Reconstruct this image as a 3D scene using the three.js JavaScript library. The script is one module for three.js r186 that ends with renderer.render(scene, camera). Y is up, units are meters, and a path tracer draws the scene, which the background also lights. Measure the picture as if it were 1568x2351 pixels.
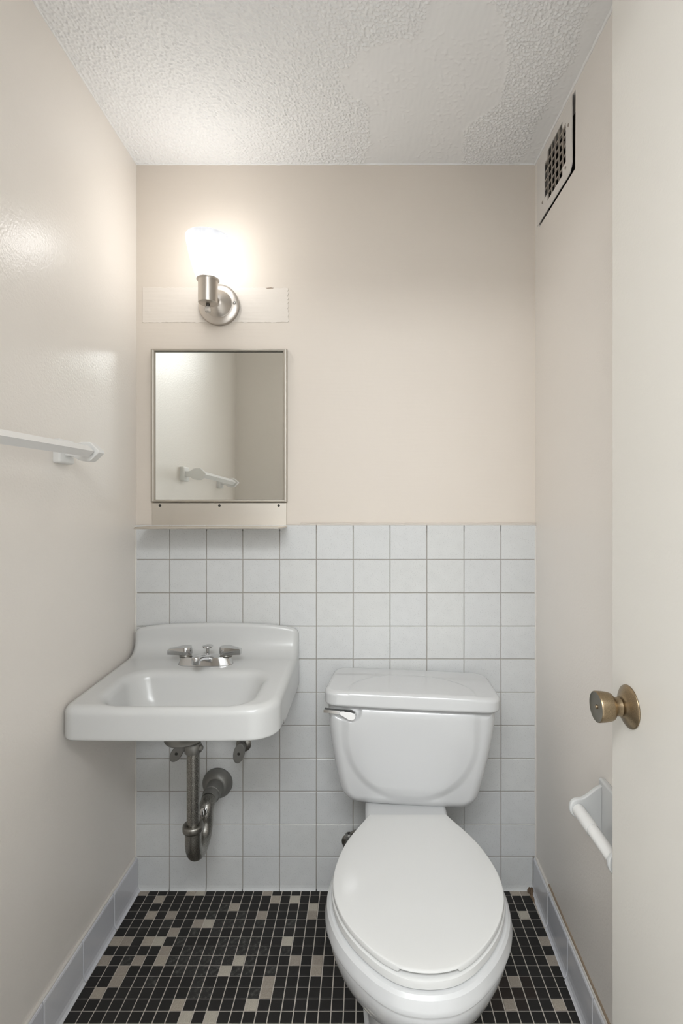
import * as THREE from 'three';
import { RoundedBoxGeometry } from 'three/addons/geometries/RoundedBoxGeometry.js';
import { ConvexGeometry } from 'three/addons/geometries/ConvexGeometry.js';
import { ImprovedNoise } from 'three/addons/math/ImprovedNoise.js';
import { mergeGeometries } from 'three/addons/utils/BufferGeometryUtils.js';
import { RectAreaLightUniformsLib } from 'three/addons/lights/RectAreaLightUniformsLib.js';

// ---------- camera, light, exposure ----------
const W = 1568, Hpx = 2351, F = 1163;
const scene = new THREE.Scene();
scene.background = new THREE.Color(0x1a1a1a);
const camera = new THREE.PerspectiveCamera(2 * Math.atan(Hpx / 2 / F) * 180 / Math.PI, W / Hpx, 0.02, 30);
camera.position.set(0, 1.2125, 1.6153);
camera.setViewOffset(W, Hpx, -54, 10.5, W, Hpx);   // a lens shifted a little, as in the photograph
const renderer = new THREE.WebGLRenderer({ antialias: true });
renderer.toneMapping = THREE.LinearToneMapping;
renderer.toneMappingExposure = 1.19;
renderer.shadowMap.enabled = true;
renderer.shadowMap.type = THREE.PCFSoftShadowMap;
RectAreaLightUniformsLib.init();
const LAMP = 0.088, LAMP_GLOW = 0.88, UNSEEN_PANEL = 11.0, UNSEEN_PANEL_GLOW = 3.0;
const LAMP_COLOR = new THREE.Color(1.0, 0.975, 0.94), UNSEEN_LAMP_COLOR = new THREE.Color(0.95, 0.98, 1.0);  // the cooler colour belongs to the unseen hall lamp

// ---------- helpers ----------
const rng = (s) => () => { s |= 0; s = (s + 0x6d2b79f5) | 0; let t = Math.imul(s ^ (s >>> 15), 1 | s); t = (t + Math.imul(t ^ (t >>> 7), 61 | t)) ^ t; return ((t ^ (t >>> 14)) >>> 0) / 4294967296; };
const R = rng(11);
const V = (x, y, z) => new THREE.Vector3(x, y, z);
const clamp = THREE.MathUtils.clamp, lerp = THREE.MathUtils.lerp, sstep = THREE.MathUtils.smoothstep;
const used = {};
function numbered(n) { const k = used[n] ?? 0; used[n] = k + 1; return k ? n + '_' + String(k).padStart(3, '0') : n; }
function shade(m) { m.castShadow = true; m.receiveShadow = true; return m; }
function thing(name, label, category, [x, y, z] = [0, 0, 0], group) {
  const o = new THREE.Group(); o.name = numbered(name); o.position.set(x, y, z); o.userData = { label, category };
  if (group) o.userData.group = group;
  scene.add(o); return o;
}
function structure(name, label) { const o = new THREE.Group(); o.name = name; o.userData = { kind: 'structure' }; if (label) o.userData.label = label; scene.add(o); return o; }
const origin = (o) => { const v = V(0, 0, 0); for (let p = o; p && p !== scene; p = p.parent) v.add(p.position); return v; };
// geometry is given in room coordinates; it is moved to its parent's own frame
function part(name, geo, mat, parent, label) {
  const g = Array.isArray(geo) ? mergeAll(geo) : geo, at = origin(parent);
  g.translate(-at.x, -at.y, -at.z);
  const m = shade(new THREE.Mesh(g, mat)); m.name = name;
  if (label) m.userData.label = label;
  parent.add(m); return m;
}
function mergeAll(list) {
  return mergeGeometries(list.map((g) => { const n = g.index ? g.toNonIndexed() : g.clone(); for (const k of Object.keys(n.attributes)) if (!['position', 'normal', 'uv'].includes(k)) n.deleteAttribute(k); if (!n.attributes.uv) boxUV(n); return n; }));
}
function boxUV(g) {
  if (!g.attributes.normal) g.computeVertexNormals();
  const p = g.attributes.position, n = g.attributes.normal, uv = new Float32Array(p.count * 2);
  for (let i = 0; i < p.count; i++) {
    const ax = Math.abs(n.getX(i)), ay = Math.abs(n.getY(i)), az = Math.abs(n.getZ(i));
    const [u, v] = ax > ay && ax > az ? [p.getZ(i), p.getY(i)] : ay > az ? [p.getX(i), p.getZ(i)] : [p.getX(i), p.getY(i)];
    uv[2 * i] = u; uv[2 * i + 1] = v;
  }
  g.setAttribute('uv', new THREE.BufferAttribute(uv, 2)); return g;
}
const box = (x0, x1, y0, y1, z0, z1) => boxUV(new THREE.BoxGeometry(x1 - x0, y1 - y0, z1 - z0).translate((x0 + x1) / 2, (y0 + y1) / 2, (z0 + z1) / 2));
const rbox = (x0, x1, y0, y1, z0, z1, r = 0.003, s = 3) => boxUV(new RoundedBoxGeometry(x1 - x0, y1 - y0, z1 - z0, s, r).translate((x0 + x1) / 2, (y0 + y1) / 2, (z0 + z1) / 2));
// a turned shape: profile [radius, along] about the axis from a towards b
function lathe(profile, a, dir, seg = 48) {
  const g = new THREE.LatheGeometry(profile.map(([r, t]) => new THREE.Vector2(Math.max(r, 1e-5), t)), seg);
  g.applyQuaternion(new THREE.Quaternion().setFromUnitVectors(V(0, 1, 0), dir.clone().normalize()));
  return g.translate(a.x, a.y, a.z);
}
const tube = (pts, r, seg = 40, rad = 20, tension) => new THREE.TubeGeometry(new THREE.CatmullRomCurve3(pts, false, 'centripetal'), seg, r, rad, false);
function polyTube(path, r, rad = 22) {   // lines with rounded corners: path of THREE.Curve pieces
  const c = new THREE.CurvePath(); path.forEach((p) => c.add(p)); return new THREE.TubeGeometry(c, 90, r, rad, false);
}
const NOISE = new ImprovedNoise();
const noise = (x, y, z = 0) => NOISE.noise(x, y, z);
function tex(w, h, f, { srgb = false, rep = [1, 1], ch = 4 } = {}) {
  const d = new Uint8Array(w * h * 4);
  for (let y = 0, o = 0; y < h; y++) for (let x = 0; x < w; x++, o += 4) {
    const c = f(x, y);
    if (typeof c === 'number') d[o] = d[o + 1] = d[o + 2] = clamp(c, 0, 1) * 255; else { d[o] = c[0]; d[o + 1] = c[1]; d[o + 2] = c[2]; }
    d[o + 3] = 255;
  }
  const t = new THREE.DataTexture(d, w, h, THREE.RGBAFormat);
  t.wrapS = t.wrapT = THREE.RepeatWrapping; t.magFilter = THREE.LinearFilter; t.minFilter = THREE.LinearMipmapLinearFilter; t.generateMipmaps = true;
  if (srgb) t.colorSpace = THREE.SRGBColorSpace;
  t.repeat.set(...rep); t.needsUpdate = true; return t;
}
// tileable noise on a torus of integer period
function tnoise(x, y, p, s = 0) { const fx = ((x % p) + p) % p, fy = ((y % p) + p) % p, ax = fx / p, ay = fy / p; const a = noise(fx, fy, s), b = noise(fx - p, fy, s), c = noise(fx, fy - p, s), d = noise(fx - p, fy - p, s); return lerp(lerp(a, b, ax), lerp(c, d, ax), ay); }

// signed-distance modelling: surface nets, each vertex pulled onto the surface, normals from the gradient
function sdfMesh(f, min, max, cell) {
  const n = [0, 1, 2].map((i) => Math.ceil((max[i] - min[i]) / cell) + 1), [nx, ny, nz] = n, val = new Float32Array(nx * ny * nz);
  for (let k = 0, o = 0; k < nz; k++) for (let j = 0; j < ny; j++) for (let i = 0; i < nx; i++, o++) val[o] = f(min[0] + i * cell, min[1] + j * cell, min[2] + k * cell);
  const id = new Int32Array(nx * ny * nz).fill(-1), pos = [], nor = [], idx = [], at = (i, j, k) => i + nx * (j + ny * k);
  const E = [[0, 1], [2, 3], [4, 5], [6, 7], [0, 2], [1, 3], [4, 6], [5, 7], [0, 4], [1, 5], [2, 6], [3, 7]], e = cell * 0.3;
  const grad = (x, y, z) => [f(x + e, y, z) - f(x - e, y, z), f(x, y + e, z) - f(x, y - e, z), f(x, y, z + e) - f(x, y, z - e)].map((v) => v / (2 * e));
  for (let k = 0; k < nz - 1; k++) for (let j = 0; j < ny - 1; j++) for (let i = 0; i < nx - 1; i++) {
    const c = []; let m = 0;
    for (let q = 0; q < 8; q++) { const v = val[at(i + (q & 1), j + ((q >> 1) & 1), k + (q >> 2))]; c.push(v); if (v < 0) m |= 1 << q; }
    if (m === 0 || m === 255) continue;
    let x = 0, y = 0, z = 0, w = 0;
    for (const [a, b] of E) if ((c[a] < 0) !== (c[b] < 0)) { const t = c[a] / (c[a] - c[b]); x += lerp(a & 1, b & 1, t); y += lerp((a >> 1) & 1, (b >> 1) & 1, t); z += lerp(a >> 2, b >> 2, t); w++; }
    let p = [min[0] + (i + x / w) * cell, min[1] + (j + y / w) * cell, min[2] + (k + z / w) * cell];
    for (let s = 0; s < 2; s++) { const g = grad(...p), l = g[0] ** 2 + g[1] ** 2 + g[2] ** 2 || 1, d = clamp(f(...p) / l, -cell * 0.4, cell * 0.4); p = p.map((v, q) => v - d * g[q]); }
    const g = grad(...p), l = Math.hypot(...g) || 1;
    id[at(i, j, k)] = pos.length / 3; pos.push(...p); nor.push(g[0] / l, g[1] / l, g[2] / l);
  }
  const quad = (a, b, c, d, flip) => { if (a < 0 || b < 0 || c < 0 || d < 0) return; flip ? idx.push(a, c, b, a, d, c) : idx.push(a, b, c, a, c, d); };
  for (let k = 1; k < nz - 1; k++) for (let j = 1; j < ny - 1; j++) for (let i = 1; i < nx - 1; i++) {
    const v = val[at(i, j, k)] < 0;
    if (v !== val[at(i + 1, j, k)] < 0) quad(id[at(i, j - 1, k - 1)], id[at(i, j, k - 1)], id[at(i, j, k)], id[at(i, j - 1, k)], !v);
    if (v !== val[at(i, j + 1, k)] < 0) quad(id[at(i - 1, j, k - 1)], id[at(i - 1, j, k)], id[at(i, j, k)], id[at(i, j, k - 1)], !v);
    if (v !== val[at(i, j, k + 1)] < 0) quad(id[at(i - 1, j - 1, k)], id[at(i, j - 1, k)], id[at(i, j, k)], id[at(i - 1, j, k)], !v);
  }
  const g = new THREE.BufferGeometry();
  g.setAttribute('position', new THREE.Float32BufferAttribute(pos, 3)); g.setAttribute('normal', new THREE.Float32BufferAttribute(nor, 3)); g.setIndex(idx);
  return boxUV(g);
}
const smin = (a, b, k) => { const h = Math.max(k - Math.abs(a - b), 0) / k; return Math.min(a, b) - h * h * k / 4; };
const smax = (a, b, k) => -smin(-a, -b, k);
const rcap = (a, b, r) => { const x = a + r, y = b + r; return Math.hypot(Math.max(x, 0), Math.max(y, 0)) + Math.min(Math.max(x, y), 0) - r; };   // intersection with a rounded edge
const rrect = (x, y, hx, hy, r) => { const a = Math.abs(x) - hx + r, b = Math.abs(y) - hy + r; return Math.hypot(Math.max(a, 0), Math.max(b, 0)) + Math.min(Math.max(a, b), 0) - r; };
// closed smooth outline, loft of rings (each ring an array of [x,y,z] of one length)
function loft(rings, { capTop = true, capBottom = false } = {}) {
  const n = rings[0].length, pos = [], idx = [];
  rings.forEach((r) => r.forEach((p) => pos.push(...p)));
  for (let j = 0; j < rings.length - 1; j++) for (let i = 0; i < n; i++) { const a = j * n + i, b = j * n + (i + 1) % n, c = a + n, d = b + n; idx.push(a, c, b, b, c, d); }
  const cap = (j, flip) => { const c = [0, 1, 2].map((q) => rings[j].reduce((s, p) => s + p[q], 0) / n), o = pos.length / 3; pos.push(...c); for (let i = 0; i < n; i++) { const a = j * n + i, b = j * n + (i + 1) % n; flip ? idx.push(o, b, a) : idx.push(o, a, b); } };
  if (capBottom) cap(0, false);
  if (capTop) cap(rings.length - 1, true);
  const g = new THREE.BufferGeometry(); g.setAttribute('position', new THREE.Float32BufferAttribute(pos, 3)); g.setIndex(idx); g.computeVertexNormals();
  return g;
}
function creased(g, angle) {   // sharp where faces turn more than the angle
  const t = g.index ? g.toNonIndexed() : g.clone(), p = t.attributes.position, n = p.count / 3, key = (i) => [p.getX(i), p.getY(i), p.getZ(i)].map((v) => Math.round(v * 2e5)).join(), fn = [], at = new Map(), a = V(), b = V(), c = V();
  for (let f = 0; f < n; f++) { a.fromBufferAttribute(p, 3 * f); b.fromBufferAttribute(p, 3 * f + 1); c.fromBufferAttribute(p, 3 * f + 2); const m = b.clone().sub(a).cross(c.clone().sub(a)); fn.push([m, m.clone().normalize()]); for (let q = 0; q < 3; q++) { const k = key(3 * f + q); at.has(k) ? at.get(k).push(f) : at.set(k, [f]); } }
  const out = new Float32Array(p.count * 3), cos = Math.cos(angle);
  for (let i = 0; i < p.count; i++) { const me = fn[Math.floor(i / 3)][1], s = V(); for (const f of at.get(key(i))) if (fn[f][1].dot(me) >= cos) s.add(fn[f][0]); s.normalize().toArray(out, i * 3); }
  t.setAttribute('normal', new THREE.BufferAttribute(out, 3)); return boxUV(t);
}

// ---------- materials ----------
const std = (o) => new THREE.MeshStandardMaterial(o), phy = (o) => new THREE.MeshPhysicalMaterial(o);
const lin = (r, g, b) => new THREE.Color().setRGB(r, g, b);
const peelBump = tex(1024, 1024, (x, y) => { const u = x / 1024, v = y / 1024; return 0.5 + 0.5 * (0.6 * tnoise(u * 96, v * 96, 96, 1) + 0.35 * tnoise(u * 200, v * 200, 200, 2) + 0.35 * tnoise(u * 24, v * 24, 24, 7)); }, { rep: [1.7, 1.7] });
const brushBump = tex(1024, 1024, (x, y) => { const u = x / 1024, v = y / 1024; return 0.5 + 0.5 * (0.3 * tnoise(u * 60, v * 60, 60, 1) + 0.5 * tnoise(u * 8, v * 120, 120, 3) * 0.7 + 0.3 * tnoise(u * 10, v * 10, 10, 5)); }, { rep: [1.1, 1.1] });
const paint = std({ color: lin(0.885, 0.835, 0.775), roughness: 0.33, bumpMap: peelBump, bumpScale: 0.0007 });
const backPaint = std({ color: lin(0.765, 0.695, 0.615), roughness: 0.5, bumpMap: brushBump, bumpScale: 0.0007 });
const doorPaint = std({ color: lin(0.78, 0.75, 0.69), roughness: 0.42, bumpMap: peelBump, bumpScale: 0.0004 });
const patchPaint = std({ color: lin(0.80, 0.74, 0.67), roughness: 0.5, bumpMap: brushBump, bumpScale: 0.0012 });
const ceilingPaint = std({ color: lin(0.90, 0.90, 0.89), roughness: 0.85 });
const unseenHallPaint = std({ color: lin(0.86, 0.855, 0.85), roughness: 0.6 });
const unseenHallFloor = std({ color: lin(0.78, 0.765, 0.74), roughness: 0.5 });  // kept pale so the unseen hall bounces light into the bathroom
const trimWhite = std({ color: lin(0.80, 0.79, 0.76), roughness: 0.4 });
const caulk = std({ color: lin(0.74, 0.71, 0.66), roughness: 0.7 });
const speckRng = rng(5), specks = (() => { const d = new Float32Array(512 * 512).fill(1); for (let k = 0; k < 5200; k++) { const x = (speckRng() * 512) | 0, y = (speckRng() * 512) | 0, s = 0.80 + 0.16 * speckRng(), r = speckRng() < 0.25 ? 2 : 1; for (let a = 0; a < r; a++) for (let b = 0; b < r; b++) d[((y + a) % 512) * 512 + (x + b) % 512] = Math.min(s, d[((y + a) % 512) * 512 + (x + b) % 512]); } return d; })();
const wallTileMap = tex(512, 512, (x, y) => { const s = specks[y * 512 + x], n = 1 + 0.02 * tnoise(x / 64, y / 64, 8, 4); return [217 * s * n, 218 * s * n, 217 * s * n].map((v) => Math.min(255, v)); }, { srgb: true, rep: [4.2, 4.2] });
const tilePaints = [[1, 1, 1], [0.99, 0.992, 0.998], [0.998, 0.996, 0.99], [0.985, 0.987, 0.992]].map(([r, g, b]) => std({ color: lin(r, g, b), map: wallTileMap, roughness: 0.28 }));
const coveTile = [[0.70, 0.70, 0.735], [0.68, 0.685, 0.725], [0.72, 0.72, 0.745]].map(([r, g, b]) => std({ color: lin(r, g, b), roughness: 0.16 }));
const groutWall = std({ color: lin(0.40, 0.37, 0.33), roughness: 0.9 });
const groutFloor = std({ color: lin(0.58, 0.53, 0.47), roughness: 0.95 });
const dust = (amount, spots, base, seed) => tex(256, 256, (x, y) => { const a = tnoise(x / 16, y / 16, 16, seed), b = tnoise(x / 5, y / 5, 51, seed + 3), h = Math.max(0, a * 0.9 + b * 0.5 + 0.1) * amount + (R() < spots ? 60 * R() : 0) + 3 * (R() - 0.5); return [base[0] + h, base[1] + h, base[2] + h * 0.97].map((v) => clamp(v, 0, 255)); }, { srgb: true, rep: [6, 6] });
const blackMats = [[4, 0.003, [35, 33, 31], 1], [9, 0.004, [39, 37, 35], 2], [85, 0.006, [48, 47, 45], 3], [8, 0.003, [47, 39, 34], 5]].map(([a, s, b, k]) => std({ map: dust(a, s, b.map((v) => v - 8), k), roughness: 0.7 }));
const lightMats = [[170, 160, 146], [184, 177, 163], [160, 150, 138]].map((b, k) => std({ map: tex(128, 128, () => { const v = 26 * (R() - 0.5); return b.map((c) => c + v); }, { srgb: true, rep: [8, 8] }), roughness: 0.6 }));
const porcelain = phy({ color: lin(0.63, 0.635, 0.635), roughness: 0.12, clearcoat: 0.4, clearcoatRoughness: 0.05 });
const sinkWhite = phy({ color: lin(0.66, 0.665, 0.655), roughness: 0.24, clearcoat: 0.2, clearcoatRoughness: 0.15 });
const seatPlastic = std({ color: lin(0.69, 0.69, 0.675), roughness: 0.2 });
const plastic = std({ color: lin(0.86, 0.855, 0.835), roughness: 0.35 });
const chrome = std({ color: lin(0.62, 0.62, 0.62), metalness: 1, roughness: 0.1 });
const brushed = phy({ color: lin(0.56, 0.52, 0.475), metalness: 1, roughness: 0.33 });
const streak = tex(512, 512, (x, y) => { const u = x / 512, v = y / 512; return 0.8 + 0.12 * tnoise(u * 4, v * 90, 90, 2) + 0.12 * tnoise(u * 6, v * 6, 6, 8); }, { rep: [2, 2] });
const stainless = std({ color: lin(0.64, 0.60, 0.54), metalness: 1, roughness: 0.55, roughnessMap: streak });
const agedRough = tex(256, 256, (x, y) => 0.5 + 0.5 * tnoise(x / 16, y / 16, 16, 4) + 0.3 * tnoise(x / 5, y / 5, 51, 9), { rep: [12, 12] });
const agedMap = tex(256, 256, (x, y) => { const n = 0.76 + 0.75 * tnoise(x / 20, y / 14, 12, 4) + 0.5 * tnoise(x / 5, y / 5, 51, 9); return [196, 193, 186].map((v) => clamp(v * n, 40, 240)); }, { srgb: true, rep: [11, 11] });
const agedChrome = std({ map: agedMap, metalness: 1, roughness: 0.34 });
const leadPipe = std({ color: lin(0.27, 0.265, 0.25), metalness: 0.6, roughness: 0.45 });
const bronzeMap = tex(256, 256, (x, y) => { const n = 0.88 + 0.35 * tnoise(x / 24, y / 24, 11, 2) + 0.2 * tnoise(x / 6, y / 6, 43, 6); return [171, 152, 124].map((v) => clamp(v * n, 20, 250)); }, { srgb: true, rep: [9, 9] });
const bronze = std({ map: bronzeMap, metalness: 1, roughness: 0.36 });
const bronzeDark = std({ color: lin(0.25, 0.235, 0.20), metalness: 1, roughness: 0.45 });
const darkMetal = std({ color: lin(0.06, 0.058, 0.052), metalness: 0.6, roughness: 0.5 });
const ventPaint = std({ color: lin(0.80, 0.765, 0.72), roughness: 0.5, bumpMap: brushBump, bumpScale: 0.001 });
const meshMetal = std({ color: lin(0.40, 0.35, 0.30), roughness: 0.7, metalness: 0.2 });
const ductDark = std({ color: lin(0.03, 0.026, 0.022), roughness: 0.9 });
const frameMetal = std({ color: lin(0.50, 0.47, 0.42), metalness: 1, roughness: 0.42 });
const mirrorMat = std({ color: lin(0.90, 0.915, 0.885), metalness: 1, roughness: 0.015 });
const rust = std({ color: lin(0.24, 0.16, 0.10), roughness: 0.95, bumpMap: agedRough, bumpScale: 0.003 });
const woodGap = std({ color: lin(0.36, 0.28, 0.20), roughness: 0.8, bumpMap: brushBump, bumpScale: 0.001 });
const shadeGlass = phy({ color: lin(0.22, 0.22, 0.23), roughness: 0.4, emissive: lin(0.97, 0.98, 1), emissiveIntensity: LAMP_GLOW, emissiveMap: null });
const bulbMat = std({ color: lin(0.9, 0.9, 0.9), emissive: LAMP_COLOR, emissiveIntensity: 3 });
const clearKnob = phy({ color: lin(0.86, 0.82, 0.76), roughness: 0.12, transmission: 0.6, thickness: 0.01, ior: 1.49 });

// ---------- the room ----------
const CY = 2.308, XL = -0.729, XR = 0.543, ZF = 1.22;
const leanL = (y, z) => 0.022 * Math.min(z, 0.75) * y / CY, leanR = (y, z) => -0.043 * Math.min(z, 0.6) * (1 - y / CY);
function bent(g, lean) { const p = g.attributes.position; for (let i = 0; i < p.count; i++) p.setX(i, p.getX(i) + lean(clamp(p.getY(i), 0, CY), Math.max(0, p.getZ(i)))); g.computeVertexNormals(); return boxUV(g); }
function slabX(x0, x1, y0, y1, z0, z1) { return new THREE.BoxGeometry(x1 - x0, y1 - y0, z1 - z0, 1, 12, 12).translate((x0 + x1) / 2, (y0 + y1) / 2, (z0 + z1) / 2); }

const floor = structure('floor');
const TOPG = -0.0012;
part('grout_bed', box(XL - 0.1, XR + 0.1, -0.1, TOPG, -0.02, ZF + 0.12), groutFloor, floor);
const ceiling = structure('ceiling');
part('ceiling_slab', box(XL - 0.1, XR + 0.12, CY + 0.003, CY + 0.12, -0.12, ZF + 0.12), ceilingPaint, ceiling);

const wallLeft = structure('wall_left');
part('plaster', bent(slabX(XL - 0.1, XL, -0.1, CY + 0.02, -0.1, ZF + 0.12), leanL), paint, wallLeft);

// right wall with an opening for the air vent
const VZ0 = 0.035, VZ1 = 0.3095, VY0 = 2.086, VY1 = 2.2905;
const wallRight = structure('wall_right');
part('plaster', [
  slabX(XR, XR + 0.12, -0.1, VY0, -0.1, ZF + 0.12), slabX(XR, XR + 0.12, VY1, CY + 0.02, -0.1, ZF + 0.12),
  slabX(XR, XR + 0.12, VY0, VY1, -0.1, VZ0), slabX(XR, XR + 0.12, VY0, VY1, VZ1, ZF + 0.12),
].map((g) => bent(g, leanR)), paint, wallRight);

// back wall: painted upper part, grout bed and wall tiles below
const wallBack = structure('wall_back');
const TY = 1.157;   // top of the tiling
part('plaster', box(XL - 0.1, XR + 0.12, TY - 0.02, CY + 0.02, -0.12, 0), backPaint, wallBack);
part('grout_bed', box(XL - 0.1, XR + 0.12, -0.1, TY - 0.02, -0.12, 0.0082), groutWall, wallBack);
{ // the patched strip where an older lamp hung
  const sh = new THREE.Shape(), N = 90, x0 = -0.708, x1 = -0.246, y0 = 1.803, y1 = 1.912, pts = [];
  const rr = rng(3), wob = () => (rr() - 0.5) * 0.003;
  for (let i = 0; i <= N; i++) pts.push([lerp(x0, x1, i / N), y0 + wob()]);
  for (let i = 1; i < 20; i++) pts.push([x1 + wob() * 2, lerp(y0, y1, i / 20)]);
  for (let i = N; i >= 0; i--) pts.push([lerp(x0, x1, i / N), y1 + wob()]);
  sh.setFromPoints(pts.map(([x, y]) => new THREE.Vector2(x, y)));
  part('plaster_patch', boxUV(new THREE.ExtrudeGeometry(sh, { depth: 0.0008, bevelEnabled: true, bevelThickness: 0.0006, bevelSize: 0.0012, bevelSegments: 2 })), patchPaint, wallBack, 'lighter repainted strip with rough edges behind the lamp');
  // chipped paint at the upper edge of the patch
  part('paint_chip', boxUV(new THREE.ExtrudeGeometry(new THREE.Shape([[-0.317, 1.9115], [-0.300, 1.9128], [-0.291, 1.912], [-0.293, 1.9105], [-0.312, 1.9102]].map((p) => new THREE.Vector2(...p))), { depth: 0.0018, bevelEnabled: false })), rust, wallBack);
}
// tile: face with chamfered edge, uv in metres with its own offset
function tileGeo(w, h, t, c, du, dv) {
  const a = w / 2, b = h / 2, P = [[-a, -b, 0], [a, -b, 0], [a, b, 0], [-a, b, 0], [-a, -b, t - c * 0.7], [a, -b, t - c * 0.7], [a, b, t - c * 0.7], [-a, b, t - c * 0.7], [-a + c, -b + c, t], [a - c, -b + c, t], [a - c, b - c, t], [-a + c, b - c, t]], idx = [];
  for (let r = 0; r < 2; r++) for (let i = 0; i < 4; i++) { const j = (i + 1) % 4, o = r * 4; idx.push(o + i, o + j, o + 4 + j, o + i, o + 4 + j, o + 4 + i); }
  idx.push(8, 9, 10, 8, 10, 11);
  const g = new THREE.BufferGeometry(); g.setAttribute('position', new THREE.Float32BufferAttribute(P.flat(), 3)); g.setIndex(idx);
  const f = g.toNonIndexed(); f.computeVertexNormals(); boxUV(f);
  const uv = f.attributes.uv; for (let i = 0; i < uv.count; i++) uv.setXY(i, uv.getX(i) + du, uv.getY(i) + dv);
  return f;
}
function tileMesh(name, geo, mat, parent, x, y, z, rx = 0) { const m = shade(new THREE.Mesh(geo, mat)); m.name = name; m.position.set(x, y, z); m.rotation.x = rx; parent.add(m); return m; }
{
  // joints measured along the wall, in metres
  const xs = [-0.733, -0.6194, -0.5028, -0.3875, -0.2708, -0.1542, -0.0375, 0.0792, 0.1958, 0.3139, 0.4306, 0.5425];
  const ys = [1.157, 1.0472, 0.9417, 0.8361, 0.7319, 0.6264, 0.5208, 0.4167, 0.3125, 0.2083, 0.1056];
  const geos = new Map(), gap = 0.0024, rr = rng(21);
  for (let r = 0; r < 10; r++) for (let c = 0; c < 11; c++) {
    const w = xs[c + 1] - xs[c] - gap, h = ys[r] - ys[r + 1] - gap, v = (rr() * 4) | 0, key = [w.toFixed(4), h.toFixed(4), v].join();
    if (!geos.has(key)) geos.set(key, tileGeo(w, h, 0.008, 0.0014, rr(), rr()));
    tileMesh('tile', geos.get(key), tilePaints[(rr() * 4) | 0], wallBack, (xs[c] + xs[c + 1]) / 2, (ys[r] + ys[r + 1]) / 2, 0.0022 + 0.0006 * rr()).rotation.y = (rr() - 0.5) * 0.004;
  }
  // bottom course: cove tiles that sweep out onto the floor
  for (let c = 0; c < 11; c++) {
    const w = xs[c + 1] - xs[c] - gap - (c === 10 ? 0.01 : 0), prof = [[0, 0.1044], [0.0088, 0.1044], [0.0103, 0.1032], [0.0104, 0.03], [0.0107, 0.016], [0.0117, 0.008], [0.0137, 0.003], [0.0158, 0.0012], [0.0158, 0], [0, 0]];
    const sh = new THREE.Shape(prof.map(([z, y]) => new THREE.Vector2(z, y))), g = new THREE.ExtrudeGeometry(sh, { depth: w - 0.002, bevelEnabled: true, bevelThickness: 0.001, bevelSize: 0.0008, bevelOffset: -0.0008, bevelSegments: 1 });
    g.rotateY(-Math.PI / 2).translate(w - 0.001, 0, 0); boxUV(g); const uv = g.attributes.uv, o = rr(); for (let i = 0; i < uv.count; i++) uv.setXY(i, uv.getX(i) + o, uv.getY(i) + o);
    tileMesh('cove_tile', g, tilePaints[(rr() * 4) | 0], wallBack, xs[c] + gap / 2, 0.0002, 0.0005);
  }
  // narrow bead of paint along the top of the tiling
  const pts = []; for (let i = 0; i <= 60; i++) pts.push(V(lerp(-0.205, XR, i / 60), TY + 0.0015 + 0.0012 * noise(i * 0.9, 2), 0.005 + 0.001 * noise(i * 0.7, 5)));
  part('paint_bead', new THREE.TubeGeometry(new THREE.CatmullRomCurve3(pts), 120, 0.0042, 8), patchPaint, wallBack);
  const side = (x, name) => { const q = []; for (let i = 0; i <= 60; i++) q.push(V(x + 0.0012 * noise(i * 0.8, x * 50), lerp(0.1, 1.155, i / 60), 0.008 + 0.001 * noise(i * 0.6, 8))); part(name, new THREE.TubeGeometry(new THREE.CatmullRomCurve3(q), 120, 0.0042, 8), caulk, wallBack); };
  side(XL + 0.002, 'caulk_bead'); side(XR - 0.002, 'caulk_bead');
}

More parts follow.
